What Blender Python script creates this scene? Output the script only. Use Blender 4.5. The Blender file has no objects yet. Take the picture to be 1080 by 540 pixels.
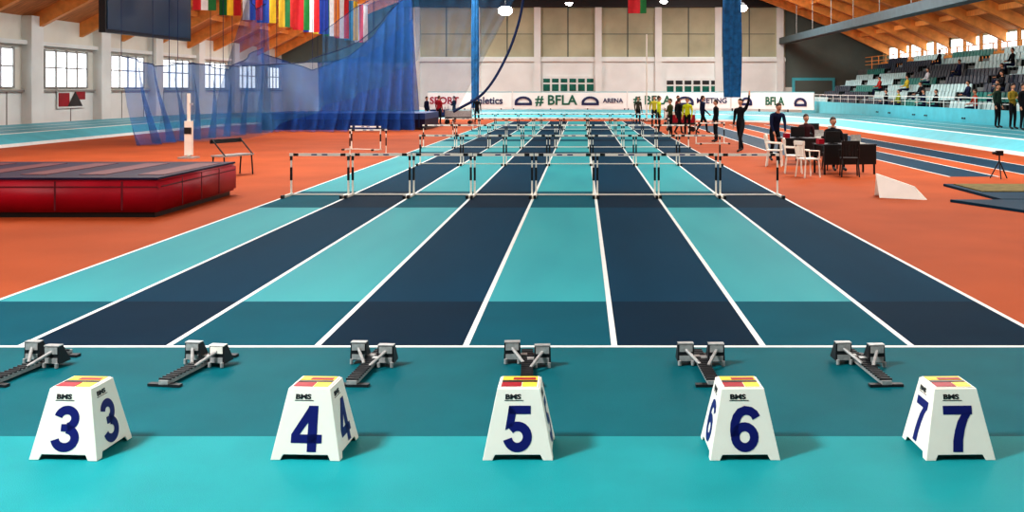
import bpy, bmesh, math, random
from mathutils import Vector, Matrix
random.seed(7)
scene = bpy.context.scene
scene.view_settings.view_transform = 'Standard'
try: scene.view_settings.look = 'Medium High Contrast'
except Exception: pass
F = 1080.0; H = 2.1; CX = 614.0; HY = 95.0
def W(px, py, D): return Vector(((px-CX)*D/F, D, H+(HY-py)*D/F))
def G(px, py):
    D = H*F/(py-HY); return Vector(((px-CX)*D/F, D, 0))
def lin(c):
    r = []
    for v in c:
        v /= 255.0
        r.append(v/12.92 if v <= 0.04045 else ((v+0.055)/1.055)**2.4)
    return r
MATS = {}
def mat(name, rgb, rough=0.6, var=0.10, scale=6.0, metal=0.0, emit=0.0, alpha=None, stretch=None, bump=0.0, rgb2=None, spec=0.5, detail=4, lo_p=.3, hi_p=.7):
    if name in MATS: return MATS[name]
    m = bpy.data.materials.new(name); m.use_nodes = True
    nt = m.node_tree; N = nt.nodes; L = nt.links
    b = N['Principled BSDF']
    c = lin(rgb)
    b.inputs['Roughness'].default_value = rough
    b.inputs['Metallic'].default_value = metal
    b.inputs['Specular IOR Level'].default_value = spec
    tc = N.new('ShaderNodeTexCoord'); mp = N.new('ShaderNodeMapping')
    L.new(tc.outputs['Object'], mp.inputs['Vector'])
    if stretch: mp.inputs['Scale'].default_value = stretch
    nz = N.new('ShaderNodeTexNoise'); nz.inputs['Scale'].default_value = scale; nz.inputs['Detail'].default_value = detail
    L.new(mp.outputs['Vector'], nz.inputs['Vector'])
    cr = N.new('ShaderNodeValToRGB')
    cr.color_ramp.elements[0].position = lo_p; cr.color_ramp.elements[1].position = hi_p
    lo = [x*(1-var*2.0) for x in c] if rgb2 is None else lin(rgb2)
    hi = [min(1, x*(1+var)) for x in c]
    cr.color_ramp.elements[0].color = (*lo, 1); cr.color_ramp.elements[1].color = (*hi, 1)
    L.new(nz.outputs['Fac'], cr.inputs['Fac'])
    L.new(cr.outputs['Color'], b.inputs['Base Color'])
    if bump:
        bp = N.new('ShaderNodeBump'); bp.inputs['Strength'].default_value = bump; bp.inputs['Distance'].default_value = 0.01
        n2 = N.new('ShaderNodeTexNoise'); n2.inputs['Scale'].default_value = 150
        L.new(tc.outputs['Object'], n2.inputs['Vector'])
        L.new(n2.outputs['Fac'], bp.inputs['Height']); L.new(bp.outputs['Normal'], b.inputs['Normal'])
    if emit:
        b.inputs['Emission Color'].default_value = (*c, 1); b.inputs['Emission Strength'].default_value = emit
    if alpha is not None:
        b.inputs['Alpha'].default_value = alpha
    MATS[name] = m
    return m

class MB:
    def __init__(s): s.v = []; s.f = []; s.m = []; s.mats = []; s.sm = []
    def mi(s, m):
        if m not in s.mats: s.mats.append(m)
        return s.mats.index(m)
    def face(s, pts, m, sm=False):
        o = len(s.v); s.v += [tuple(p) for p in pts]; s.f.append(list(range(o, o+len(pts)))); s.m.append(s.mi(m)); s.sm.append(sm)
    def raw(s, vs, fs, m, M=None, sm=False):
        o = len(s.v)
        for p in vs:
            s.v.append(tuple(M @ Vector(p)) if M else tuple(p))
        k = s.mi(m)
        for f in fs: s.f.append([o+i for i in f]); s.m.append(k); s.sm.append(sm)
    def box(s, x0, x1, y0, y1, z0, z1, m, M=None):
        vs = [(x0,y0,z0),(x1,y0,z0),(x1,y1,z0),(x0,y1,z0),(x0,y0,z1),(x1,y0,z1),(x1,y1,z1),(x0,y1,z1)]
        s.raw(vs, [(0,3,2,1),(4,5,6,7),(0,1,5,4),(1,2,6,5),(2,3,7,6),(3,0,4,7)], m, M)
    def cyl(s, a, b, r, m, r2=None, n=8, M=None, caps=True):
        a = Vector(a); b = Vector(b); r2 = r if r2 is None else r2
        d = (b-a).normalized(); u = d.orthogonal().normalized(); w = d.cross(u)
        vs = []
        for c, rr in ((a, r), (b, r2)):
            for i in range(n):
                t = 2*math.pi*i/n; vs.append(c+u*math.cos(t)*rr+w*math.sin(t)*rr)
        fs = [(i, (i+1) % n, n+(i+1) % n, n+i) for i in range(n)]
        s.raw(vs, fs, m, M, True)
        if caps: s.raw(vs, [tuple(range(n-1, -1, -1)), tuple(range(n, 2*n))], m, M)
    def ball(s, c, r, m, M=None, nu=12, nv=8, fn=None):
        vs = []; fs = []
        rx, ry, rz = r if isinstance(r, tuple) else (r, r, r)
        for j in range(nv+1):
            ph = math.pi*j/nv
            for i in range(nu):
                t = 2*math.pi*i/nu
                p = Vector((math.sin(ph)*math.cos(t)*rx, math.sin(ph)*math.sin(t)*ry, math.cos(ph)*rz))
                if fn: p = fn(p)
                vs.append(p+Vector(c))
        for j in range(nv):
            for i in range(nu):
                fs.append((j*nu+i, (j+1)*nu+i, (j+1)*nu+(i+1) % nu, j*nu+(i+1) % nu))
        s.raw(vs, fs, m, M, True)
    def mesh(s, me, m, M=None, sm=False):
        s.raw([v.co.copy() for v in me.vertices], [tuple(p.vertices) for p in me.polygons], m, M, sm)
    def obj(s, name, loc=(0,0,0), rz=0, link=True):
        me = bpy.data.meshes.new(name); me.from_pydata(s.v, [], s.f)
        for m in s.mats: me.materials.append(m)
        for i, p in enumerate(me.polygons): p.material_index = s.m[i]; p.use_smooth = s.sm[i]
        me.update()
        return inst(name, me, loc, rz)
def inst(name, me, loc, rz=0):
    o = bpy.data.objects.new(name, me); o.location = loc; o.rotation_euler = (0, 0, rz)
    scene.collection.objects.link(o); return o
def evalmesh(o):
    dg = bpy.context.evaluated_depsgraph_get(); dg.update()
    me = bpy.data.meshes.new_from_object(o.evaluated_get(dg)); return me
def textmesh(body, size, ext=0.002, off=0.0, sx=1.0):
    c = bpy.data.curves.new('t', 'FONT'); c.body = body; c.size = size; c.extrude = ext; c.offset = off
    c.align_x = 'CENTER'; c.align_y = 'CENTER'; c.resolution_u = 4
    o = bpy.data.objects.new('t', c); scene.collection.objects.link(o)
    me = evalmesh(o); bpy.data.objects.remove(o)
    if len(me.vertices):
        xs = [v.co.x for v in me.vertices]; ys = [v.co.y for v in me.vertices]
        cx = (min(xs)+max(xs))/2; cy = (min(ys)+max(ys))/2
        for v in me.vertices: v.co.x = (v.co.x-cx)*sx; v.co.y -= cy
    return me
R = Matrix.Rotation; T = Matrix.Translation

# ---------------- materials
m_or = mat('floor_orange', (172,84,46), 0.7, 0.08, 0.5, bump=0.2, spec=0.08)
m_ll = mat('lane_light', (48,160,166), 0.6, 0.0, 0.6, rgb2=(36,144,154), stretch=(1.6,0.30,1), bump=0.25, spec=0.14, detail=2)
m_ld = mat('lane_dark', (0,56,80), 0.7, 0.06, 0.6, stretch=(2,0.4,1), bump=0.25, spec=0.04, detail=2)
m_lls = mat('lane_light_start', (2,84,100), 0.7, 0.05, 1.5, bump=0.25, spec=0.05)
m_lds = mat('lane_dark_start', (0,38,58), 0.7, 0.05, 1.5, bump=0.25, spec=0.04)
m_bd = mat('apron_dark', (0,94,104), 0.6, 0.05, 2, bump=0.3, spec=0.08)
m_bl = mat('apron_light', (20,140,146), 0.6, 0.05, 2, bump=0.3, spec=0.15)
m_wl = mat('line_white', (228,234,230), 0.5, 0.03, 4)
m_tq = mat('curb_turquoise', (84,190,205), 0.5, 0.05, 2)
m_tq2 = mat('oval_turquoise', (50,150,165), 0.5, 0.08, 1)
m_blue = mat('runway_blue', (12,56,78), 0.6, 0.1, 1, spec=.1)
m_wall = mat('wall_cream', (226,230,220), 0.7, 0.05, 0.5)
m_white = mat('wall_white', (230,240,238), 0.6, 0.04, 0.6)
m_beige = mat('wall_panel', (182,186,158), 0.7, 0.10, 0.4)
m_gg = mat('wall_greygreen', (98,112,106), 0.7, 0.08, 0.4)
m_dark = mat('dark_grey', (28,32,36), 0.5, 0.1, 3)
m_black = mat('black_plastic', (16,17,19), 0.4, 0.1, 8)
m_wood = mat('glulam_wood', (244,166,88), 0.5, 0.12, 2.0, stretch=(1,8,1))
m_roof = mat('roof_boards', (210,146,92), 0.7, 0.15, 1.5, stretch=(1,6,1))
m_plast = mat('white_plastic', (240,238,226), 0.35, 0.015, 6)
m_num = mat('number_blue', (14,22,104), 0.4, 0.05, 10)
m_red = mat('red_vinyl', (158,8,34), 0.45, 0.12, 1.5, spec=.3)
m_navy = mat('navy_vinyl', (40,34,62), 0.5, 0.15, 1.5, spec=.15)
m_yel = mat('yellow', (236,200,60), 0.5, 0.04, 6)
m_steel = mat('steel', (190,192,190), 0.35, 0.1, 20, metal=0.5)
m_glass = mat('window_glow', (235,242,248), 0.3, 0.02, 1, emit=2.4)
m_frame = mat('window_frame', (150,152,148), 0.5, 0.05, 3)
m_net = mat('net_blue', (12,84,170), 0.8, 0.15, 3, alpha=0.60)
m_netl = mat('net_light', (50,125,175), 0.8, 0.15, 3, alpha=0.30)
m_netm = mat('net_medium', (24,100,180), 0.8, 0.25, 2, alpha=0.48)
m_netd = mat('net_dense', (8,60,140), 0.8, 0.2, 3, alpha=0.78)
m_cur = mat('curtain_blue', (22,100,155), 0.8, 0.2, 3)
m_rope = mat('rope_navy', (12,40,84), 0.8, 0.1, 3)

# ---------------- room
YB, YR = 92.0, -34.0; XW = 27.0
b = MB(); b.box(-XW-.3, XW+.3, YR-.3, YB+.3, -0.3, 0, m_or); b.obj('floor')

LX = [-5.836+1.22*i for i in range(9)]
t = MB()
Y0, Y1, YE = 8.4, 10.17, 69.0
def q(b, x0, x1, y0, y1, z, m): b.face([(x0,y0,z),(x1,y0,z),(x1,y1,z),(x0,y1,z)], m)
for i in range(8):
    lt = (i % 2 == 0)
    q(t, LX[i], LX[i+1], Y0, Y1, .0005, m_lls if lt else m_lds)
    q(t, LX[i], LX[i+1], Y1, YE, .0005, m_ll if lt else m_ld)
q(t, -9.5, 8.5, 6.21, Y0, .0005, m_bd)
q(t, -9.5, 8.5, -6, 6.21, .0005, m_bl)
for x in LX: q(t, x-.025, x+.025, Y0, YE, .002, m_wl)
q(t, -7.2, 6.0, Y0-.05, Y0+.01, .0025, m_wl)
q(t, LX[0], LX[-1], 68.4, 68.5, .0025, m_wl)
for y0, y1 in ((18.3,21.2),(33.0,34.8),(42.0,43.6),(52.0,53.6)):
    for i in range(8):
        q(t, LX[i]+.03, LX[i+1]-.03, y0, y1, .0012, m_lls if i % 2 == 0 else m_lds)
t.obj('running_track')

t = MB()
for x0, x1 in ((8.9, 10.1), (11.0, 12.3)):
    q(t, x0, x1, 24.8, 62, .001, m_blue)
    for x in (x0, x1): q(t, x-.03, x+.03, 24.8, 62, .002, m_wl)
q(t, 6.4, 7.8, 33, 60, .001, m_blue)
for x in (6.4,7.8): q(t, x-.03, x+.03, 33, 60, .002, m_wl)
t.obj('long_jump_runway')
t = MB()
m_sand = mat('sand', (112,100,52), 0.9, 0.2, 8)
t.box(7.9, 10.6, 19.3, 22.4, 0, .05, m_blue); t.box(8.05, 10.4, 20.6, 22.2, .05, .07, m_sand); t.obj('sand_pit')
t = MB(); t.raw([(6.9,19.2,0),(7.9,16.6,0),(10.2,16.6,0),(9.4,19.2,0),(6.9,19.2,.05),(7.9,16.6,.05),(10.2,16.6,.05),(9.4,19.2,.05)],
      [(0,3,2,1),(4,5,6,7),(0,1,5,4),(1,2,6,5),(2,3,7,6),(3,0,4,7)], m_blue); t.obj('floor_mat')

# banked oval
t = MB(); path = []
cxo, hw, ys0, ys1 = -3.5, 17.5, -12.0, 57.0
for y in range(int(ys0), int(ys1)+1, 3): path.append((Vector((cxo+hw, y, 0)), Vector((1,0,0))))
for k in range(1, 40):
    a = math.pi*k/40; path.append((Vector((cxo+hw*math.cos(a), ys1+hw*math.sin(a), 0)), Vector((math.cos(a), math.sin(a), 0))))
for y in range(int(ys1), int(ys0)-1, -3): path.append((Vector((cxo-hw, y, 0)), Vector((-1,0,0))))
for k in range(1, 40):
    a = math.pi+math.pi*k/40; path.append((Vector((cxo+hw*math.cos(a), ys0+hw*math.sin(a), 0)), Vector((math.cos(a), math.sin(a), 0))))
prof = [(0,0),(.05,.12),(.06,.12),(.8,.42),(.86,.45),(1.66,.5),(1.71,.505),(2.5,.56),(2.55,.565),(3.3,.62),(3.35,.62),(3.4,0)]
pm = [m_wl, m_wl, m_tq, m_wl, m_tq2, m_wl, m_tq2, m_wl, m_tq2, m_tq, m_tq]
n = len(path)
for i in range(n):
    (p, a), (p2, a2) = path[i], path[(i+1) % n]
    for j in range(len(prof)-1):
        o1, z1 = prof[j]; o2, z2 = prof[j+1]
        t.face([p+a*o1+Vector((0,0,z1)), p+a*o2+Vector((0,0,z2)), p2+a2*o2+Vector((0,0,z2)), p2+a2*o1+Vector((0,0,z1))], pm[j])
t.obj('banked_oval_track')

# walls
t = MB()
t.box(-XW-.3, -XW, YR, YB, 0, 2.1, m_white); t.box(-XW-.3, -XW, YR, YB, 4.15, 5.7, m_wall); t.box(-XW-.3,-XW,YR,YB,2.1,4.15,m_wall)
y = -27.9; wins = []
while y < 90:
    wins.append((y, min(y+4.4, 91)))
    t.box(-XW, -XW+.5, y-2.0, y-.9, 0, 5.7, m_white)
    y += 7.2
for k in range(-30, 90, 3): t.box(-XW, -XW+.03, k, k+.05, 0, 2.1, m_frame)
t.box(-XW, -XW+.15, YR, YB, 2.02, 2.12, m_frame)
t.box(-XW, -XW+.3, YR, YB, 4.3, 4.5, m_white)
t.obj('wall_left')
for k, (a, c) in enumerate(wins):
    w = MB(); w.box(-XW-.02, -XW+.04, a, c, 2.25, 4.1, m_glass)
    for s in range(5):
        yy = a+(c-a)*s/4; w.box(-XW+.0, -XW+.10, yy-.06, yy+.06, 2.2, 4.15, m_frame)
    for z in (2.2, 3.2, 4.05): w.box(-XW, -XW+.09, a, c, z, z+.07, m_frame)
    w.obj('window_%d' % (k+1))
t = MB()
t.box(XW, XW+.3, YR, YB, 0, 3.9, m_gg); t.box(XW, XW+.3, YR, YB, 3.9, 5.9, m_beige)
for k in range(-30, 90, 3): t.box(XW-.12, XW, k, k+.3, 3.9, 5.9, m_wood)
t.box(XW-.08, XW, YR, YB, 3.9, 4.55, m_wood); t.box(XW-.16, XW, YR, YB, 4.5, 4.62, m_wood)
t.obj('wall_right')
kk = len(wins)
for k in range(-30, 90, 3):
    kk += 1
    w = MB(); w.box(XW-.05, XW+.02, k+.5, k+2.8, 4.75, 5.75, m_glass); w.box(XW-.08, XW, k+1.6, k+1.68, 4.7, 5.8, m_frame)
    w.box(XW-.08, XW, k+.5, k+2.8, 4.7, 4.76, m_frame); w.obj('window_%d' % kk)
t = MB()
def bz(py): return H+(HY-py)*YB/F
def bx(px): return (px-CX)*YB/F
t.box(-XW, XW, YB, YB+.3, 0, 14, m_gg)
t.box(bx(432), bx(828), YB-.10, YB, 0, bz(60), m_white)
t.box(bx(432), bx(828), YB-.10, YB, bz(60), bz(8), m_beige)
t.box(-XW, bx(432), YB-.08, YB, 0, bz(66), m_white)
t.box(bx(828), XW, YB-.06, YB, 0, bz(92), m_wall)
t.box(bx(432), bx(828), YB-.35, YB-.1, bz(65), bz(61.5), m_white)
for px in (440, 503, 567, 631, 694, 757, 822): t.box(bx(px-3.5), bx(px+3.5), YB-.5, YB-.1, 0, bz(7), m_white)
for px in (471, 535, 599, 662, 726, 790):
    t.box(bx(px)-.05, bx(px)+.05, YB-.14, YB-.1, bz(60), bz(8), m_gg)
    t.box(bx(px-27), bx(px+27), YB-.13, YB-.1, bz(36)-.03, bz(36)+.03, m_gg)
t.box(-XW, XW, YB-.6, YB, bz(8), 14, m_dark)
t.obj('wall_back')
m_teal = mat('teal_glass', (30,110,95), 0.2, 0.2, 3)
for k, (a, c, p0, p1) in enumerate(((572,627,97,80),(702,758,104,82))):
    d = MB(); d.box(bx(a), bx(c), YB-.2, YB-.1, bz(p0), bz(p1), m_white)
    nn = 6
    for i in range(nn):
        x0 = bx(a)+(bx(c)-bx(a))*(i+.12)/nn; x1 = bx(a)+(bx(c)-bx(a))*(i+.88)/nn
        d.box(x0, x1, YB-.24, YB-.2, bz(p1+3)-.35, bz(p1+3), m_teal if k == 0 else m_dark)
        d.box(x0, x1, YB-.24, YB-.2, bz(p0-1), bz(p1+3)-.5, m_teal)
    d.obj('window_%d' % (kk+1+k))
d = MB(); d.box(bx(835), bx(880), YB-.2, YB-.07, .6, bz(82), m_tq); d.box(bx(838), bx(877), YB-.24, YB-.2, .7, bz(85), m_gg); d.obj('door_1')
t = MB(); t.box(-XW, XW, YR-.3, YR, 0, 14, m_wall); t.obj('wall_rear')

# roof
RP = [(-27,5.7),(-22,8.3),(-16,10.7),(-8,12.8),(0,13.5),(8,12.8),(16,10.7),(22,8.3),(27,5.9)]
t = MB()
for (x0,z0),(x1,z1) in zip(RP[:-1], RP[1:]):
    vs = [(x0,YR,z0),(x1,YR,z1),(x1,YB,z1),(x0,YB,z0),(x0,YR,z0+.3),(x1,YR,z1+.3),(x1,YB,z1+.3),(x0,YB,z0+.3)]
    t.raw(vs, [(0,3,2,1),(4,5,6,7),(0,1,5,4),(1,2,6,5),(2,3,7,6),(3,0,4,7)], m_roof)
t.obj('ceiling')
t = MB()
y = -30
while y < 91:
    for (x0,z0),(x1,z1) in zip(RP[:-1], RP[1:]):
        vs = [(x0,y,z0-.75),(x1,y,z1-.75),(x1,y+.35,z1-.75),(x0,y+.35,z0-.75),(x0,y,z0),(x1,y,z1),(x1,y+.35,z1),(x0,y+.35,z0)]
        t.raw(vs, [(0,3,2,1),(4,5,6,7),(0,1,5,4),(1,2,6,5),(2,3,7,6),(3,0,4,7)], m_wood)
    y += 5
for x, z in ((-24.5,6.75),(-19,9.2),(-12,11.5),(-4,12.9),(4,12.9),(12,11.5),(19,9.2),(24.5,6.75)):
    t.box(x-.12, x+.12, YR, YB, z, z+.35, m_wood)
t.obj('roof_arches')
t = MB(); m_duct = mat('duct_grey', (70,92,100), 0.5, 0.08, 2)
t.box(17.6, 18.4, 35, 91.5, 6.2, 6.75, m_duct)
for y in range(38, 91, 6): t.cyl((18,y,6.7),(18,y,9.6), .03, m_steel, n=6)
t.obj('ventilation_duct')

# stands
t = MB(); m_conc = mat('concrete', (104,112,112), 0.8, 0.1, 1)
SX0 = 17.7; SY0, SY1 = 20.0, 82.0; NR = 8; RZ = .43
for i in range(NR):
    t.box(SX0+i*.85, SX0+(i+1)*.85, SY0, SY1, 0, .75+RZ*i, m_conc)
t.box(SX0+NR*.85, XW-.2, SY0, YB-1, 0, 3.9, m_conc)
t.box(SX0-.1, SX0, SY0, SY1, 0, 1.25, m_tq)
for y in range(int(SY0), int(SY1), 8):
    for i in range(NR): t.box(SX0+i*.85, SX0+i*.85+.4, y-.5, y+.5, .75+RZ*i, .95+RZ*i, m_conc)
t.obj('grandstand')
t = MB(); m_s1 = mat('seat_navy', (30,44,62), 0.4, 0.1, 4); m_s2 = mat('seat_grey', (176,206,208), 0.4, 0.1, 4); m_s3 = mat('seat_green', (30,120,112), .4, .1, 4)
for i in range(NR):
    z = .75+RZ*i; x = SX0+i*.85+.25
    y = SY0+.8
    while y < SY1-.4:
        ph = (y-SY0) % 8
        if .8 < ph < 7.2:
            sec = int((y-SY0)//8)
            m = m_s1 if (i*3+sec*2) % 5 in (0,2) else (m_s2 if (i+sec) % 4 else m_s3)
            t.box(x, x+.42, y-.21, y+.21, z+.38, z+.43, m)
            t.raw([(x+.38,y-.21,z+.42),(x+.43,y-.21,z+.42),(x+.43,y+.21,z+.42),(x+.38,y+.21,z+.42),(x+.46,y-.19,z+.82),(x+.50,y-.19,z+.80),(x+.50,y+.19,z+.80),(x+.46,y+.19,z+.82)],
                  [(0,3,2,1),(4,5,6,7),(0,1,5,4),(1,2,6,5),(2,3,7,6),(3,0,4,7)], m)
            t.box(x+.15, x+.25, y-.03, y+.03, z, z+.38, m_dark)
        y += .52
t.obj('stadium_seats')
t = MB()
for y in range(int(SY0), int(YB)-2, 2): t.cyl((24.9,y,3.9),(24.9,y,4.95), .04, m_wood, n=6)
for z in (4.3,4.6,4.95): t.box(24.87,24.93,SY0,YB-2,z-.03,z+.03,m_wood)
t.obj('gallery_railing')
t = MB(); rx = SX0-.05
for y in range(int(SY0), int(SY1)+1, 2): t.cyl((rx,y,1.25),(rx,y,1.75), .022, m_wl, n=6)
t.cyl((rx,SY0,1.75),(rx,SY1,1.75), .025, m_wl, n=6); t.cyl((rx,SY0,1.5),(rx,SY1,1.5), .015, m_wl, n=6)
t.obj('stand_railing')

# advertising banners
m_green = mat('text_green', (10,100,80), .5, .05, 5); m_tb = mat('text_navy', (24,44,90), .5, .05, 5)
def banner(a, c, txts, h=1.35, zb=.62):
    a = Vector(a); c = Vector(c); L = (c-a).length; ang = math.atan2(c.y-a.y, c.x-a.x)
    t = MB(); t.box(0, L, 0, .08, 0, h, m_white); t.box(0, L, -.01, .09, h-.05, h, m_tq)
    for u in range(int(L//3)+1): t.box(min(u*3,L-.08), min(u*3,L-.08)+.08, .02, .1, -zb, 0, m_dark)
    for f, s, sz, m in txts:
        if s == 'O':
            for r in range(16):
                a0 = math.pi*r/15
                t.cyl((f*L+math.cos(a0)*sz, -.02, .45+math.sin(a0)*sz*.75), (f*L+math.cos(a0)*sz*.7, -.02, .45+math.sin(a0)*sz*.5), .07, m, n=5)
            t.box(f*L-sz, f*L+sz, -.03, 0, .25, .45, m_tb)
        else:
            me = textmesh(s, sz, .02, .02*sz); t.mesh(me, m, T((f*L, -.02, h*.47)) @ R(math.pi/2, 4, 'X'))
    t.obj('advertising_banner', (a.x, a.y, zb), ang)
banner((-12.6,83.5,0), (-5.7,83,0), ((.2,'SPORT',.8,m_red),(.7,'athletics',.8,m_tb)))
banner((-5.6,83,0), (3.6,83,0), ((.09,'O',.7,m_tb),(.38,'# BFLA',1.1,m_green),(.68,'O',.7,m_tb),(.88,'ARENA',.5,m_tb)))
banner((3.7,83,0), (12,83,0), ((.24,'# BFLA',1.0,m_green),(.56,'O',.7,m_tb),(.82,'MEETING',.6,m_tb)))
banner((12.1,83,0), (17.2,76,0), ((.2,'O',.6,m_tb),(.55,'BFLA',.9,m_green),(.85,'O',.6,m_tb)))
t = MB(); t.box(0,.05,0,3.0,0,1.0,m_white); t.box(.05,.07,.1,1.2,.1,.8,m_red); t.raw([(.075,1.0,.1),(.075,2.6,.1),(.075,1.8,.9)],[(0,1,2)],m_black); t.box(.05,.07,1.9,2.9,.45,.9,m_red)
t.obj('wall_sign', (-26.95, 52.5, 1.15))

# ---------------- lane marker boxes
def digit(n):
    polys = []
    def strip(pts, w, closed=False):
        P = [Vector((x,y,0)) for x,y in pts]; L=[]; Rr=[]
        m = len(P)
        for i in range(m):
            if closed: d = P[(i+1)%m]-P[i-1]
            else: d = P[min(i+1,m-1)]-P[max(i-1,0)]
            d.normalize(); nn = Vector((-d.y,d.x,0))*w/2; L.append(P[i]+nn); Rr.append(P[i]-nn)
        for i in range(m if closed else m-1):
            j=(i+1)%m; polys.append([L[i],L[j],Rr[j],Rr[i]])
    def arc(cx,cy,rx,ry,a0,a1,k=22): return [(cx+rx*math.cos(math.radians(a0+(a1-a0)*i/k)), cy+ry*math.sin(math.radians(a0+(a1-a0)*i/k))) for i in range(k+1)]
    def P(*pts): polys.append([Vector((x,y,0)) for x,y in pts])
    if n == 4:
        P((.355,0),(.565,0),(.565,1),(.355,1)); P((-.02,.19),(.68,.19),(.68,.375),(-.02,.375)); P((-.02,.375),(.17,.375),(.355,.64),(.355,1),(.37,1))
    elif n == 7:
        P((.0,.81),(.66,.81),(.66,1),(.0,1))
        r=[(.66,.87),(.55,.70),(.465,.48),(.41,.25),(.39,0)]; l=[(.42,.82),(.315,.66),(.24,.46),(.185,.24),(.165,0)]
        for i in range(4): P(l[i],r[i],r[i+1],l[i+1])
    elif n == 5:
        P((.12,.82),(.61,.82),(.61,1),(.12,1)); P((.12,1),(.28,.86),(.235,.58),(.04,.47))
        strip(arc(.315,.325,.225,.23,138,-168), .205)
    elif n == 6:
        strip(arc(.335,.32,.215,.225,0,342,20), .195, True)
        strip([(.61,.735),(.565,.82),(.48,.88),(.36,.90),(.25,.855),(.17,.755),(.12,.62),(.105,.46),(.115,.33)], .195)
    elif n == 3:
        strip(arc(.32,.72,.20,.187,168,-80), .19); strip(arc(.32,.295,.232,.20,85,-170), .195); P((.21,.44),(.41,.44),(.41,.60),(.21,.60))
    return polys
def marker(num, x, y, rz=0):
    bw, tw, h = .20, .122, .385
    prof = [(-1,0),(-.72,0),(-.66,.03),(.66,.03),(.72,0),(1,0),(1,h),(-1,h)]
    bm = bmesh.new()
    def gv(p):
        return bm.verts.new(p)
    for s in range(4):
        Rm = R(s*math.pi/2, 3, 'Z'); vv = []
        for u, z in prof:
            k = bw+(tw-bw)*z/h; vv.append(gv(Rm @ Vector((u*k, -k, z))))
        bm.faces.new(vv)
    bm.faces.new([gv((-tw,-tw,h)), gv((tw,-tw,h)), gv((tw,tw,h)), gv((-tw,tw,h))])
    bmesh.ops.remove_doubles(bm, verts=bm.verts, dist=1e-4)
    bmesh.ops.recalc_face_normals(bm, faces=bm.faces)
    me = bpy.data.meshes.new('tmp'); bm.to_mesh(me); bm.free()
    o = bpy.data.objects.new('tmp', me); scene.collection.objects.link(o)
    s = o.modifiers.new('s', 'SOLIDIFY'); s.thickness = .008; s.offset = -1
    bv = o.modifiers.new('b', 'BEVEL'); bv.width = .006; bv.segments = 3; bv.limit_method = 'ANGLE'; bv.angle_limit = math.radians(40)
    me2 = evalmesh(o); bpy.data.objects.remove(o)
    t = MB(); t.mesh(me2, m_plast)
    t.box(-tw+.01, tw-.01, -tw+.01, tw-.01, h, h+.006, m_plast)
    t.box(-tw+.02, tw*.1, -tw+.02, -.02, h+.006, h+.009, m_red)
    t.box(tw*.15, tw-.02, -tw+.02, -.02, h+.006, h+.009, m_yel)
    t.box(-tw+.02, tw-.02, -.01, .02, h+.006, h+.009, m_black)
    t.box(-tw+.02, tw-.02, .03, tw-.02, h+.006, h+.009, m_yel); t.box(-.04, tw-.03, .03, .07, h+.009, h+.011, m_red)
    th = math.atan2(bw-tw, h)
    lb = textmesh('BMS', .036, .001, .0015, 1.4); S = .252; dp = digit(num)
    for s in range(4):
        Rz = R(s*math.pi/2, 4, 'Z')
        k = bw+(tw-bw)*.170/h
        M = Rz @ T((0, -k-.0018, .170)) @ R(math.pi/2-th, 4, 'X') @ Matrix.Scale(S,4) @ T((-.33,-.5,0))
        for pl in dp: t.raw(pl, [tuple(range(len(pl)))], m_num, M)
        k = bw+(tw-bw)*.342/h
        t.mesh(lb, m_dark, Rz @ T((-.03, -k-.001, .342)) @ R(math.pi/2-th, 4, 'X'))
        t.box(-.08, .03, -.002, 0, -.003, 0.0, m_dark, Rz @ T((0, -k-.004, .323)) @ R(-th, 4, 'X'))
    t.obj('lane_marker_box', (x, y, .001), rz)
for num, x, rz in ((3,-2.93,-.06),(4,-1.56,-.05),(5,-.365,.0),(6,.92,.02),(7,2.14,.03)):
    marker(num, x, 6.0, rz)

# ---------------- starting blocks
m_alu = mat('aluminium', (176,178,176), 0.4, 0.12, 30, metal=0.3)
def block(x, y, rz, off, white=False):
    t = MB()
    t.box(-.035,.035,-.45,.45,.015,.045,m_alu)
    for i in range(18): t.box(-.045,.045,-.43+i*.048,-.415+i*.048,.045,.058,m_dark)
    t.box(-.12,.12,-.45,-.40,0,.02,m_dark); t.box(-.12,.12,.37,.43,0,.02,m_dark)
    for s, yo in ((-1, off), (1, -off+.02)):
        cx = s*.115; yc = .17+yo
        vs = [(cx-.065,yc+.08,.03),(cx+.065,yc+.08,.03),(cx+.065,yc-.06,.03),(cx-.065,yc-.06,.03),
              (cx-.06,yc-.01,.165),(cx+.06,yc-.01,.165),(cx+.06,yc-.06,.16),(cx-.06,yc-.06,.16)]
        t.raw(vs, [(0,1,2,3),(4,7,6,5),(0,4,5,1),(1,5,6,2),(2,6,7,3),(3,7,4,0)], m_dark)
        t.raw([(cx-.058,yc+.083,.035),(cx+.058,yc+.083,.035),(cx+.053,yc-.006,.16),(cx-.053,yc-.006,.16)],[(0,1,2,3)],m_red)
        mm = m_plast if white and s > 0 else m_alu
        t.box(cx-.050,cx+.050,yc-.068,yc-.060,.105,.155,mm); t.box(cx-.050,cx+.050,yc-.068,yc-.060,.035,.075,m_alu)
        t.box(cx-.060,cx+.060,yc-.065,yc-.005,.160,.169,mm)
        t.cyl((cx,yc-.06,.12),(s*.03,yc-.22,.05),.013,m_alu,n=6)
        t.box(min(0,cx),max(0,cx),yc-.03,yc+.03,.04,.06,m_alu)
        for kx in (-.05,.05): t.cyl((cx+kx,yc-.075,.005),(cx+kx,yc-.075,.04),.014,m_alu,n=6)
    t.obj('starting_block', (x, y, .001), rz)
for px, rz, off in ((33,-.12,.06),(207,-.15,.04),(388,-.05,.05),(556,.05,.07),(742,.03,.02),(913,.06,.05)):
    block((px-CX)*7.68/F, 7.68, rz, off, px == 207)

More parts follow.
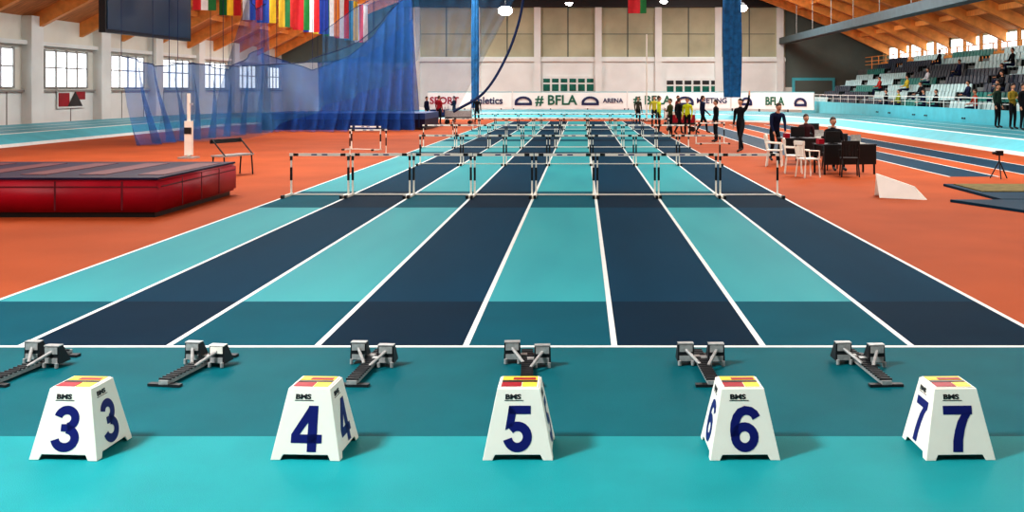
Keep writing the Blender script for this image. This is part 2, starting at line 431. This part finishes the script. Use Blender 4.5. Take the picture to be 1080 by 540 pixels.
# ---------------- hurdles
hm = MB(); hw2 = .57
for s in (-1, 1):
    x = s*hw2
    hm.box(x-.02,x+.02,-.62,.04,0,.045,m_plast)
    hm.box(x-.024,x+.024,-.64,-.52,0,.06,m_black)
    hm.box(x-.016,x+.016,-.016,.016,.04,.38,m_plast); hm.box(x-.02,x+.02,-.02,.02,.30,.56,m_black)
    hm.box(x-.014,x+.014,-.016,.016,.56,.80,m_plast); hm.box(x-.022,x+.022,-.022,.022,.70,.84,m_black)
hm.box(-hw2,hw2,-.015,.015,.008,.035,m_plast)
hm.box(-.60,.60,-.035,-.02,.785,.84,m_plast)
for s in (-1, 1):
    hm.box(min(s*.42,s*.52),max(s*.42,s*.52),-.037,-.035,.786,.839,m_black)
    hm.box(min(s*.05,s*.16),max(s*.05,s*.16),-.037,-.035,.80,.825,m_num)
first = None
for r, y in enumerate((20.4, 28.9, 37.4, 45.9, 54.4)):
    for i in range(8):
        xx = (LX[i]+LX[i+1])/2; rz = random.uniform(-.02,.02)
        if r == 1 and i == 0: continue
        if first is None: o = hm.obj('hurdle', (xx,y,.003), rz); first = o.data
        else: inst('hurdle', first, (xx, y+random.uniform(-.05,.05), .003), rz)
for x, y, rz in ((-6.9,33,.2),(-7.6,36,-.3),(5.0,40,.2)):
    inst('hurdle', first, (x, y, .001), rz)

# ---------------- high jump mat and stands
t = MB()
bm = bmesh.new(); bmesh.ops.create_cube(bm, size=1)
for v in bm.verts: v.co = Vector((v.co.x*5.6, v.co.y*3.8, v.co.z*.54))
bmesh.ops.bevel(bm, geom=bm.edges[:], offset=.045, segments=3, affect='EDGES')
me = bpy.data.meshes.new('x'); bm.to_mesh(me); bm.free()
t.mesh(me, m_red, T((0,0,.36)), True)
t.box(-2.78,2.78,-1.88,1.88,.628,.66,m_navy)
t.box(-2.7,2.7,-1.8,1.8,0,.10,m_black)
m_red2 = mat('red_dark', (96,10,30), .5, .1, 3)
for k in range(-2, 3): t.box(k*1.1-.015,k*1.1+.015,-1.906,-1.895,.12,.6,m_red2)
for k in (-1,0,1): t.box(2.795,2.806,k*.9-.015,k*.9+.015,.12,.6,m_red2)
t.box(-2.79,2.79,-1.907,-1.897,.50,.52,m_red2); t.box(2.797,2.808,-1.8,1.8,.50,.52,m_red2)
for k in range(-2,3): t.box(k*1.0+.2,k*1.0+.65,-1.3,1.4,.66,.668,m_red2)
t.obj('high_jump_mat', (-6.95-2.8, 18.7, 0))
def post(x, y, h):
    t = MB(); t.box(-.25,.25,-.25,.25,0,.05,m_steel); t.box(-.04,.04,-.04,.04,.05,h,m_plast); t.box(-.11,.11,-.08,.08,.1,1.15,m_plast)
    t.box(-.11,.11,-.09,-.08,.75,.95,m_dark); t.box(-.03,.12,-.03,.03,h-.35,h-.3,m_steel); t.obj('high_jump_stand', (x,y,0))
post(-12.1, 31.5, 2.0)
t = MB()
for x in (-.5,.5):
    for yy in (-.2,.2): t.cyl((x,yy,0),(x,yy*.8,.5),.02,m_dark,n=6)
    t.cyl((x,-.2,.5),(x,.2,.9),.018,m_dark,n=6)
t.box(-.55,.55,-.2,.2,.48,.52,m_steel); t.box(-.55,.55,.18,.22,.8,.9,m_dark)
t.obj('steel_bench', (-8.6, 25.2, 0), 1.2)
t = MB(); t.box(-4.3,4.3,-2.5,2.5,.1,.85,m_navy); t.box(-4.35,4.35,-2.55,2.55,.0,.12,m_black)
m_mb = mat('mat_blue', (18,66,130), .5, .1, 2)
t.box(-4.32,4.32,-2.53,2.53,.55,.88,m_mb)
for k in range(-4,5): t.box(k*1.0-.03,k*1.0+.03,-2.56,-2.5,.12,.88,m_rope)
t.obj('pole_vault_mat', (-12.6, 56.5, 0))

# ---------------- nets
def poly(pts, u):
    n = len(pts)-1; k = min(int(u*n), n-1); f = u*n-k; return pts[k].lerp(pts[k+1], f)
def net(name, top, bot, m, amp=.25, fr=14, nu=70, nv=14, sag=0.0, hang=14):
    t = MB(); vs = []; fs = []
    d = (top[-1]-top[0]); d.z = 0; nrm = Vector((-d.y, d.x, 0)).normalized()
    for j in range(nv+1):
        v = j/nv
        for i in range(nu+1):
            u = i/nu
            p = poly(top,u).lerp(poly(bot,u), v)
            p = p + nrm*amp*math.sin(u*fr*2*math.pi+math.sin(v*3+u*5)*1.2)*(.35+.65*v) + nrm*sag*math.sin(v*math.pi)
            vs.append(p)
    for j in range(nv):
        for i in range(nu): fs.append((j*(nu+1)+i, j*(nu+1)+i+1, (j+1)*(nu+1)+i+1, (j+1)*(nu+1)+i))
    t.raw(vs, fs, m, None, True)
    for i in range(nu):
        t.cyl(vs[i], vs[i+1], .02, m_rope, n=5, caps=False)
    for i in range(0, nu+1, hang):
        p = vs[i]
        zr = 13.5
        for (x0,z0),(x1,z1) in zip(RP[:-1],RP[1:]):
            if x0 <= p.x <= x1: zr = z0+(z1-z0)*(p.x-x0)/(x1-x0)
        t.cyl(p, (p.x,p.y,zr-.1), .012, m_rope, n=4, caps=False)
    t.obj(name)
def g(px, py, D): 
    p = W(px,py,D); p.z = max(p.z, .03); return p
net('safety_net', [W(128,58,38),W(165,70,41),W(205,66,44),W(240,74,47),W(276,50,50)], [g(150,155,38),g(178,150,40),g(205,148,43),g(240,145,46),g(276,141,50)], m_netm, .35, 8)
net('safety_net', [W(276,56,51),W(330,74,52),W(370,58,52.5),W(395,36,53),W(418,4,53.5),W(433,-12,54)], [g(276,140,51),g(310,139,51),g(350,139,51),g(380,138,51.3),g(410,138,51.6),g(440,137,52)], m_net, .45, 10)
net('safety_net', [W(335,66,61),W(385,60,61),W(436,20,61)], [g(335,132,60.2),g(385,131,60.2),g(442,130,60.2)], m_netd, .4, 8)
net('safety_net', [W(436,-12,63),W(495,0,63),W(550,-14,63)], [W(440,112,64),W(460,116,64),W(480,119,64)], m_netl, .3, 7)
net('safety_net', [W(340,34,59.4),W(375,8,59.6),W(430,-20,60)], [g(340,132,59.4),g(372,131,59.5),g(436,130,60)], m_netl, .3, 6)
net('safety_net', [W(262,-5,47),W(270,10,47.3),W(280,4,47.6)], [g(222,134,47),g(250,140,47.3),g(290,140,47.6)], m_netm, .22, 4, nu=28)
net('safety_net', [W(440,-16,49),W(380,44,48),W(320,66,46),W(250,70,43),W(180,66,40)], [W(440,60,49),W(400,92,48),W(345,112,46),g(262,150,43),g(160,154,40)], m_netl, .4, 6)
def tube(name, pts, r, m, res=24):
    t = MB(); P = []
    n = len(pts)-1
    ext = [pts[0]*2-pts[1]]+pts+[pts[-1]*2-pts[-2]]
    for k in range(n):
        p0,p1,p2,p3 = ext[k:k+4]
        for i in range(8):
            u=i/8; P.append(.5*((2*p1)+(p2-p0)*u+(2*p0-5*p1+4*p2-p3)*u*u+(3*p1-p0-3*p2+p3)*u**3))
    P.append(pts[-1])
    for a, c in zip(P[:-1],P[1:]): t.cyl(a,c,r,m,n=6,caps=False)
    t.obj(name)
tube('net_edge_rope', [W(556,-30,62),W(548,20,62),W(533,62,62),W(510,98,62),W(478,118,62)], .085, m_rope)
def bunch(px, D, z0, z1, w, m):
    t = MB(); nu, nv = 40, 16; vs = []; fs = []
    for j in range(nv+1):
        v = j/nv; z = z1+(z0-z1)*v
        ww = w*(.75+.35*math.sin(v*2.6+.3)+.25*v)
        for i in range(nu):
            a = 2*math.pi*i/nu; r = ww*(1+.22*math.sin(a*7+v*2))
            vs.append((math.cos(a)*r, math.sin(a)*r*.6, z))
    for j in range(nv):
        for i in range(nu): fs.append((j*nu+i,(j+1)*nu+i,(j+1)*nu+(i+1)%nu,j*nu+(i+1)%nu))
    t.raw(vs, fs, m, None, True); t.obj('divider_curtain', ((px-CX)*D/F, D, 0))
bunch(772, 70, 1.6, 11.3, .46, m_cur); bunch(501, 80, .7, 11.3, .22, m_cur)

# ---------------- scoreboard, flags, lamps
t = MB(); m_scr = mat('screen_navy', (16,48,74), .35, .1, .8)
t.box(-.25,.0,0,7.2,0,4.4,m_black); t.box(0,.03,.12,7.08,.12,4.28,m_scr)
for yy in (1,6): t.cyl((-.12,yy,4.4),(-.12,yy,5.2),.04,m_steel,n=6)
t.obj('scoreboard', (-17.7, 38, 4.25), -.06)
fl = [((200,30,40),(240,240,240),(30,120,60)),((20,120,60),(240,200,40),(200,30,40)),((225,225,225),(30,60,160),(200,30,40)),((30,70,170),(30,70,170),(240,205,50)),
      ((230,190,60),(30,110,60),(200,40,40)),((200,30,40),(200,30,40),(30,130,60)),((30,60,160),(240,240,240),(200,30,40)),((240,200,60),(30,60,150),(30,60,150)),
      ((20,120,70),(240,240,240),(210,120,40)),((200,30,40),(240,240,240),(200,30,40)),((60,150,200),(60,150,200),(240,205,50)),((230,230,230),(200,30,40),(230,230,230))]
def flag(loc, cols, w=1.0, h=2.4, rz=0):
    t = MB(); nu, nv = 12, 6
    for i in range(nu):
        c = cols[min(2, i*3//nu)]; m = mat('flag_%d_%d_%d' % c, c, .7, .06, 4)
        for j in range(nv):
            def p(ii, jj):
                u = ii/nu; v = jj/nv
                return (w*(u-.5), .07*math.sin(u*9+v*2), -h*v)
            t.face([p(i,j),p(i,j+1),p(i+1,j+1),p(i+1,j)], m, True)
    t.cyl((-w/2-.05,0,.02),(w/2+.05,0,.02),.025,m_steel,n=6)
    x = loc[0]; zr = 13
    for (x0,z0),(x1,z1) in zip(RP[:-1],RP[1:]):
        if x0 <= x <= x1: zr = z0+(z1-z0)*(x-x0)/(x1-x0)
    for s in (-.4,.4): t.cyl((s*w,0,.02),(s*w,0,zr-loc[2]-.3),.01,m_steel,n=4)
    t.obj('hanging_flag', loc, rz)
for k, D in enumerate((43.5,46.5,49.5,51.5,55,57.5,59.5,61.5,64,66.5,69,72)):
    flag((-15.6+k*.03, D-1.2, 8.0), fl[k], .9, 2.6, .5)
flag(W(672,-12,62), ((200,30,40),(200,30,40),(30,120,60)), 1.1, 1.5)
def lamp(px, py, D, s=1.0):
    p = W(px,py,D); t = MB()
    t.cyl((0,0,0),(0,-.0,.35),.32*s,m_dark,.18,n=14); t.cyl((0,0,.35),(0,0,max(.5,11.2-p.z)),.02,m_steel,n=5)
    t.ball((0,0,-.02),(.3*s,.3*s,.2*s), mat('lamp_glow',(255,255,250),.3,0,1,emit=25)); t.obj('high_bay_lamp', p)
for px, py, D, s in ((533,11,72,1.7),(782,8,72,1.4),(700,1,84,1),(600,3,84,1)): lamp(px, py, D, s)
t = MB(); t.box(-2.2,2.2,-.2,.2,0,1.2,m_black); t.box(-2.1,2.1,-.23,-.2,.1,1.1,m_scr)
for x in (-1.8,1.8): t.cyl((x,0,1.2),(x,0,3.2),.03,m_steel,n=6)
t.obj('hanging_display', (-5.9, 75, 8.75))
t = MB(); t.cyl((0,0,0),(0,0,5.8),.05,m_plast,n=8); t.box(-.3,.3,-.3,.3,0,.06,m_dark); t.obj('measuring_pole', ((682-CX)*68/F, 68, .003))

# ---------------- people
m_skin = mat('skin', (205,150,120), .5, .05, 10); m_hair = mat('hair_brown', (52,36,26), .6, .1, 20); m_shoe = mat('shoe', (30,30,34), .5, .05, 10)
def person(loc, rz=0, pose='stand', top=(30,30,34), bot=(28,30,38), hgt=1.75, hair=None):
    mt = mat('cloth_%d_%d_%d' % top, top, .8, .1, 12, spec=.15); mb_ = mat('cloth_%d_%d_%d' % bot, bot, .8, .1, 12, spec=.15)
    J = {}
    pz = .95; lean = 0
    J['pel'] = (0,0,pz)
    if pose == 'sit': pz = .56; J['pel'] = (0,0,pz)
    if pose == 'bend': lean = .45
    def up(z): # torso point above pelvis
        return Vector((0, -math.sin(lean)*z, pz+math.cos(lean)*z))
    J['sp'] = up(.2); J['ch'] = up(.40); J['nk'] = up(.55); J['hd'] = up(.64)
    for s, n_ in ((-1,'L'),(1,'R')):
        c = up(.48); J['sh'+n_] = c+Vector((s*.19,0,0)); sh = J['sh'+n_]
        J['el'+n_] = sh+Vector((s*.05,.02,-.29)); J['wr'+n_] = J['el'+n_]+Vector((s*.0,-.08,-.24))
        J['hip'+n_] = Vector((s*.09,0,pz-.04))
        J['kn'+n_] = Vector((s*.11,-.02,.5)); J['an'+n_] = Vector((s*.12,.02,.09)); J['to'+n_] = Vector((s*.14,-.15,.035))
        if pose == 'sit':
            J['kn'+n_] = Vector((s*.12,-.42,.54)); J['an'+n_] = Vector((s*.13,-.42,.09)); J['to'+n_] = Vector((s*.14,-.60,.035))
            J['wr'+n_] = Vector((s*.13,-.34,.70)); J['el'+n_] = Vector((s*.24,-.1,.76))
        if pose == 'walk':
            J['kn'+n_] = Vector((s*.09,-.16*s-.06,.51)); J['an'+n_] = Vector((s*.09,-.30*s+.05,.10 if s>0 else .14)); J['to'+n_] = J['an'+n_]+Vector((0,-.17,-.055 if s>0 else -.10))
            J['wr'+n_] = J['el'+n_]+Vector((0,-.14+.1*s,-.2))
        if pose == 'up' :
            J['el'+n_] = sh+Vector((s*.14,-.05,.22)); J['wr'+n_] = J['el'+n_]+Vector((-s*.02,-.03,.25))
        if pose == 'up1' and s > 0:
            J['el'+n_] = sh+Vector((s*.14,-.05,.22)); J['wr'+n_] = J['el'+n_]+Vector((s*.05,-.03,.25))
        if pose == 'up1':
            J['kn'+n_] = Vector((s*.12,-.18*s-.03,.50)); J['an'+n_] = Vector((s*.15,-.34*s+.05,.09)); J['to'+n_] = J['an'+n_]+Vector((0,-.17,-.055))
        if pose == 'fold':
            J['el'+n_] = sh+Vector((s*.06,-.04,-.27)); J['wr'+n_] = sh+Vector((-s*.12,-.24,-.20))
        if pose == 'bend':
            J['wr'+n_] = sh+Vector((0,-.12,-.50)); J['el'+n_] = sh+Vector((s*.04,-.03,-.28)); J['kn'+n_] = Vector((s*.12,-.14,.49))
    rad = {'pel':.135,'sp':.125,'ch':.14,'nk':.055,'hd':.05,'sh':.07,'el':.045,'wr':.03,'hip':.09,'kn':.062,'an':.042,'to':.04}
    names = list(J); verts = [Vector(J[k]) for k in names]; rr = [rad.get(k, rad.get(k[:-1], .05)) for k in names]
    ix = {k:i for i,k in enumerate(names)}; E = []; EM = []
    def e(a, c, m): E.append((ix[a], ix[c])); EM.append(m)
    e('pel','sp',mt); e('sp','ch',mt); e('ch','nk',mt); e('nk','hd',m_skin)
    for s in 'LR':
        e('ch','sh'+s,mt); e('sh'+s,'el'+s,mt); e('el'+s,'wr'+s,mt)
        e('pel','hip'+s,mb_); e('hip'+s,'kn'+s,mb_); e('kn'+s,'an'+s,mb_); e('an'+s,'to'+s,m_shoe)
        d = (Vector(J['wr'+s])-Vector(J['el'+s])).normalized(); w = Vector((0,1,0)) if abs(d.y) < .8 else Vector((1,0,0))
        w = (w-d*w.dot(d)).normalized(); sd = d.cross(w)
        pi = len(verts); verts.append(Vector(J['wr'+s])+d*.06); rr.append(.032); E.append((ix['wr'+s],pi)); EM.append(m_skin)
        for k, ln in enumerate((.070,.080,.074,.058)):
            o = w*(.030-.02*k)
            a1 = Vector(J['wr'+s])+d*.095+o; verts.append(a1); rr.append(.010); E.append((pi,len(verts)-1)); EM.append(m_skin)
            verts.append(a1+d*ln*.6+sd*.015); rr.append(.009); E.append((len(verts)-2,len(verts)-1)); EM.append(m_skin)
        verts.append(Vector(J['wr'+s])+d*.06+w*.055+sd*.02); rr.append(.011); E.append((pi,len(verts)-1)); EM.append(m_skin)
    me = bpy.data.meshes.new('p'); me.from_pydata([tuple(v) for v in verts], E, [])
    o = bpy.data.objects.new('p', me); scene.collection.objects.link(o)
    sk = o.modifiers.new('s','SKIN'); sk.use_smooth_shade = True
    sv = me.skin_vertices[0].data
    for i, r_ in enumerate(rr): sv[i].radius = (r_, r_*(.75 if names[i] in ('pel','sp','ch') else 1)) if i < len(names) else (r_, r_)
    sv[0].use_root = True
    ss = o.modifiers.new('u','SUBSURF'); ss.levels = 1; ss.render_levels = 1
    me2 = evalmesh(o); bpy.data.objects.remove(o)
    t = MB(); off = len(t.v)
    S = hgt/1.75
    t.v = [tuple(v.co*S) for v in me2.vertices]
    for p in me2.polygons:
        c = p.center; best = 1e9; bmx = mt
        for (a, b_), mm in zip(E, EM):
            A = verts[a]; B = verts[b_]; AB = B-A; u = max(0, min(1, (c-A).dot(AB)/max(AB.length_squared,1e-9)))
            dd = (c-(A+AB*u)).length - .5*(rr[a]*(1-u)+rr[b_]*u)
            if dd < best: best = dd; bmx = mm
        t.f.append(list(p.vertices)); t.m.append(t.mi(bmx)); t.sm.append(True)
    hc = Vector(J['hd'])+Vector((0,-.015,.07)); M = Matrix.Scale(S,4) @ T(hc) @ R(lean*.4,4,'X')
    def jaw(p):
        if p.z < 0: p.x *= 1+p.z*2.2; p.y = p.y*(1+p.z*1.2)
        return p
    t.ball((0,0,0),(.077,.095,.118),m_skin,M,14,10,jaw)
    hm_ = hair or m_hair
    def hcap(p):
        if p.z < .01 and p.y < .03: p.x*=.9; p.y*=.85; p.z*=.3
        return p
    t.ball((0,.012,.022),(.085,.10,.112),hm_,M,14,8,hcap)
    t.raw([(-.016,-.09,-.02),(.016,-.09,-.02),(0,-.118,-.018),(0,-.09,.025)],[(0,2,1),(0,3,2),(1,2,3)],m_skin,M)
    for s in (-1,1):
        t.ball((s*.03,-.088,.012),.010,m_black,M,6,4); t.ball((s*.078,.0,-.005),(.012,.022,.03),m_skin,M,6,4)
    t.box(-.022,.022,-.088,-.080,-.056,-.048,m_red2,M)
    t.obj('person', loc, rz)
K=(24,25,30); YV=(205,215,40); NV=(26,36,66)
PL = [ (503,131,'stand',K,K,0.3),(463,132,'stand',(150,30,40),K,2.5),(479,130,'fold',K,NV,-1),(450,131,'stand',NV,K,1.2),
 (673,132,'stand',(60,60,50),K,.5),(695,141,'stand',YV,K,1.5),(707,144,'fold',(70,75,40),K,-1.2),(716,142,'walk',K,K,2.2),(725,144,'stand',YV,K,-.6),
 (741,141,'walk',NV,K,1.8),(755,150,'stand',K,K,-1.4),(690,134,'stand',(190,180,60),K,0),(715,133,'stand',(110,40,40),K,1)]
for px, py, ps, a, c, rz in PL:
    p = G(px, py); p.z = .003; person(p, rz, ps, a, c, random.uniform(1.66,1.82))
p = G(781,160); p.z=.0; person(p, -.7, 'up1', K, K, 1.78)
def bankz(x): 
    o = x-14; return .42+(.62-.42)*(o-.8)/2.5
for px, ps, a, c in ((1052,'stand',(40,60,50),K),(1068,'fold',(150,130,50),K),(1079,'stand',K,K)):
    x = 16.7; D = x*F/(px-CX); person((x, D, bankz(x)), random.uniform(-2,1), ps, a, c)
for i, y, a in ((1,50.3,NV),(4,44.2,(150,40,40)),(3,61.2,(200,200,205)),(5,53.2,K),(1,46.7,(90,90,60)),(6,66.5,K),(2,68.2,(190,60,50)),
                (0,61.0,K),(0,58.6,(150,160,60)),(0,54.3,NV),(0,52.4,K),(1,57.4,K),(2,48.3,K),(3,50.4,K),(4,58.4,NV),(0,47.2,(160,60,40)),(1,43.2,K),(3,45.4,NV),(2,62.4,(200,180,60))):
    person((SX0+i*.85+.42, y, .75+RZ*i), -math.pi/2, 'sit', a, NV)

# ---------------- officials' table, chairs
def table(x, y, rz, w=1.6):
    t = MB(); t.box(-w/2,w/2,-.38,.38,.72,.75,m_dark)
    for sx in (-1,1):
        for sy in (-1,1): t.box(sx*(w/2-.05)-.02,sx*(w/2-.05)+.02,sy*.33-.02,sy*.33+.02,0,.72,m_black)
    t.box(-w/2+.02,w/2-.02,-.385,-.375,.25,.74,m_black)
    t.box(-.5,-.1,.0,.03,.78,1.06,m_black); t.box(-.35,-.25,.03,.06,.75,.8,m_black); t.box(-.4,-.2,-.08,.08,.75,.765,m_black)
    t.box(.2,.5,-.15,.08,.75,.77,m_plast); t.box(.22,.48,.08,.10,.77,.97,m_steel); t.box(-.7,-.56,-.1,.1,.75,.88,m_red)
    t.obj('officials_table', (x,y,0), rz)
def chair(x, y, rz, m):
    t = MB()
    for sx in (-1,1):
        t.cyl((sx*.21,-.2,0),(sx*.19,-.17,.44),.018,m,n=6); t.cyl((sx*.21,.22,0),(sx*.18,.17,.44),.018,m,n=6)
        t.cyl((sx*.19,.19,.44),(sx*.2,.27,.86),.018,m,n=6); t.cyl((sx*.23,-.17,.64),(sx*.23,.2,.66),.018,m,n=6); t.cyl((sx*.21,-.18,.44),(sx*.23,-.17,.64),.016,m,n=6)
    t.box(-.22,.22,-.21,.2,.43,.46,m)
    for k in range(5): t.box(-.17+k*.075,-.13+k*.075,.20,.22,.5,.84,m)
    t.box(-.21,.21,.215,.265,.78,.88,m); t.obj('plastic_chair', (x,y,0), rz)
table(6.6,25.8,.15,1.4); table(6.4,29.0,.1,1.6); table(7.5,32.0,.1,1.4)
chair(5.45,24.7,1.9,m_plast); chair(5.35,25.9,1.4,m_plast); chair(5.3,28.2,1.3,m_plast); chair(6.5,24.9,3.0,m_black)
person((6.6,26.95,0), 0.1,'sit',K,K); person((5.7,30.4,0),.3,'bend',NV,K); person((6.6,30.2,0),.2,'sit',(60,30,34),K)
chair(6.6,27.0,.1,m_black); chair(6.6,30.25,.2,m_black)
t = MB(); k = .78
t.raw([(-.55*k,0,0),(.45*k,-.35*k,0),(.55*k,-.3*k,.0),(-.45*k,.06*k,0),(-.62*k,.15,.46),(.25*k,-.14,.24),(.28*k,-.10,.24),(-.58*k,.19,.46)],[(0,3,2,1),(4,5,6,7),(0,1,5,4),(1,2,6,5),(2,3,7,6),(3,0,4,7)],m_plast)
t.raw([(-.6*k,.45,0),(.4*k,.25,0),(.25*k,-.12,.24),(-.6*k,.17,.46)],[(0,1,2,3)],m_plast)
t.obj('folded_sign_board', (6.22,19.9,0), -.15)
t = MB()
for k in range(3):
    a = k*2.1+.3; t.cyl((math.cos(a)*.22,math.sin(a)*.22,0),(0,0,.42),.014,m_black,n=6)
t.cyl((0,0,.4),(0,0,.55),.018,m_black,n=6); t.box(-.08,.08,-.05,.05,.55,.66,m_black); t.cyl((-.08,0,.605),(-.16,0,.605),.035,m_black,n=10)
t.obj('camera_tripod', (9.9,24.3,.0))
for x, y, w, m in ((-7.6,63,1.6,m_steel),(-9.2,66,1.2,m_mb),(5.0,52,1.4,m_red),(5.4,60,1.2,m_plast)):
    t = MB(); t.box(-w/2,w/2,-.3,.3,.35,.45,m_dark); t.box(-w/2,w/2,-.28,.28,.45,.85,m)
    for sx in (-1,1):
        t.cyl((sx*(w/2-.1),-.3,.12),(sx*(w/2-.1),-.26,.12),.12,m_black,n=10); t.cyl((sx*(w/2-.1),.26,.12),(sx*(w/2-.1),.3,.12),.12,m_black,n=10)
        t.box(sx*(w/2)-.02,sx*(w/2)+.02,-.28,-.24,.1,1.1,m_steel)
    t.obj('equipment_trolley', (x,y,0))

# ---------------- lights
def area(loc, sx, sy, e, rot=(0,0,0), col=(1,1,1)):
    l = bpy.data.lights.new('hall_light','AREA'); l.shape='RECTANGLE'; l.size=sx; l.size_y=sy; l.energy=e; l.color=col
    o = bpy.data.objects.new('hall_light', l); o.location=loc; o.rotation_euler=rot; scene.collection.objects.link(o)
for y in (5, 28, 52, 76):
    for x in (-11, 11): area((x,y,11.0), 7, 14, 1300 if y < 10 else (3300 if y > 60 else 2500), (0,0,0), (1,.99,.96))
area((-7,2.8,8.5), 1.4, 1.4, 1600, (0, math.radians(-38), 0), (1,1,1))
wd = bpy.data.worlds.new('w'); scene.world = wd; wd.use_nodes = True
wd.node_tree.nodes['Background'].inputs[0].default_value = (.7,.8,.9,1); wd.node_tree.nodes['Background'].inputs[1].default_value = .5

cam = bpy.data.cameras.new('camera'); cam.sensor_width = 36; cam.lens = 36; cam.shift_x = -74/1080; cam.shift_y = -175/1080; cam.clip_end = 500
co = bpy.data.objects.new('camera', cam); co.location = (0,0,H); co.rotation_euler = (math.pi/2,0,0)
scene.collection.objects.link(co); scene.camera = co
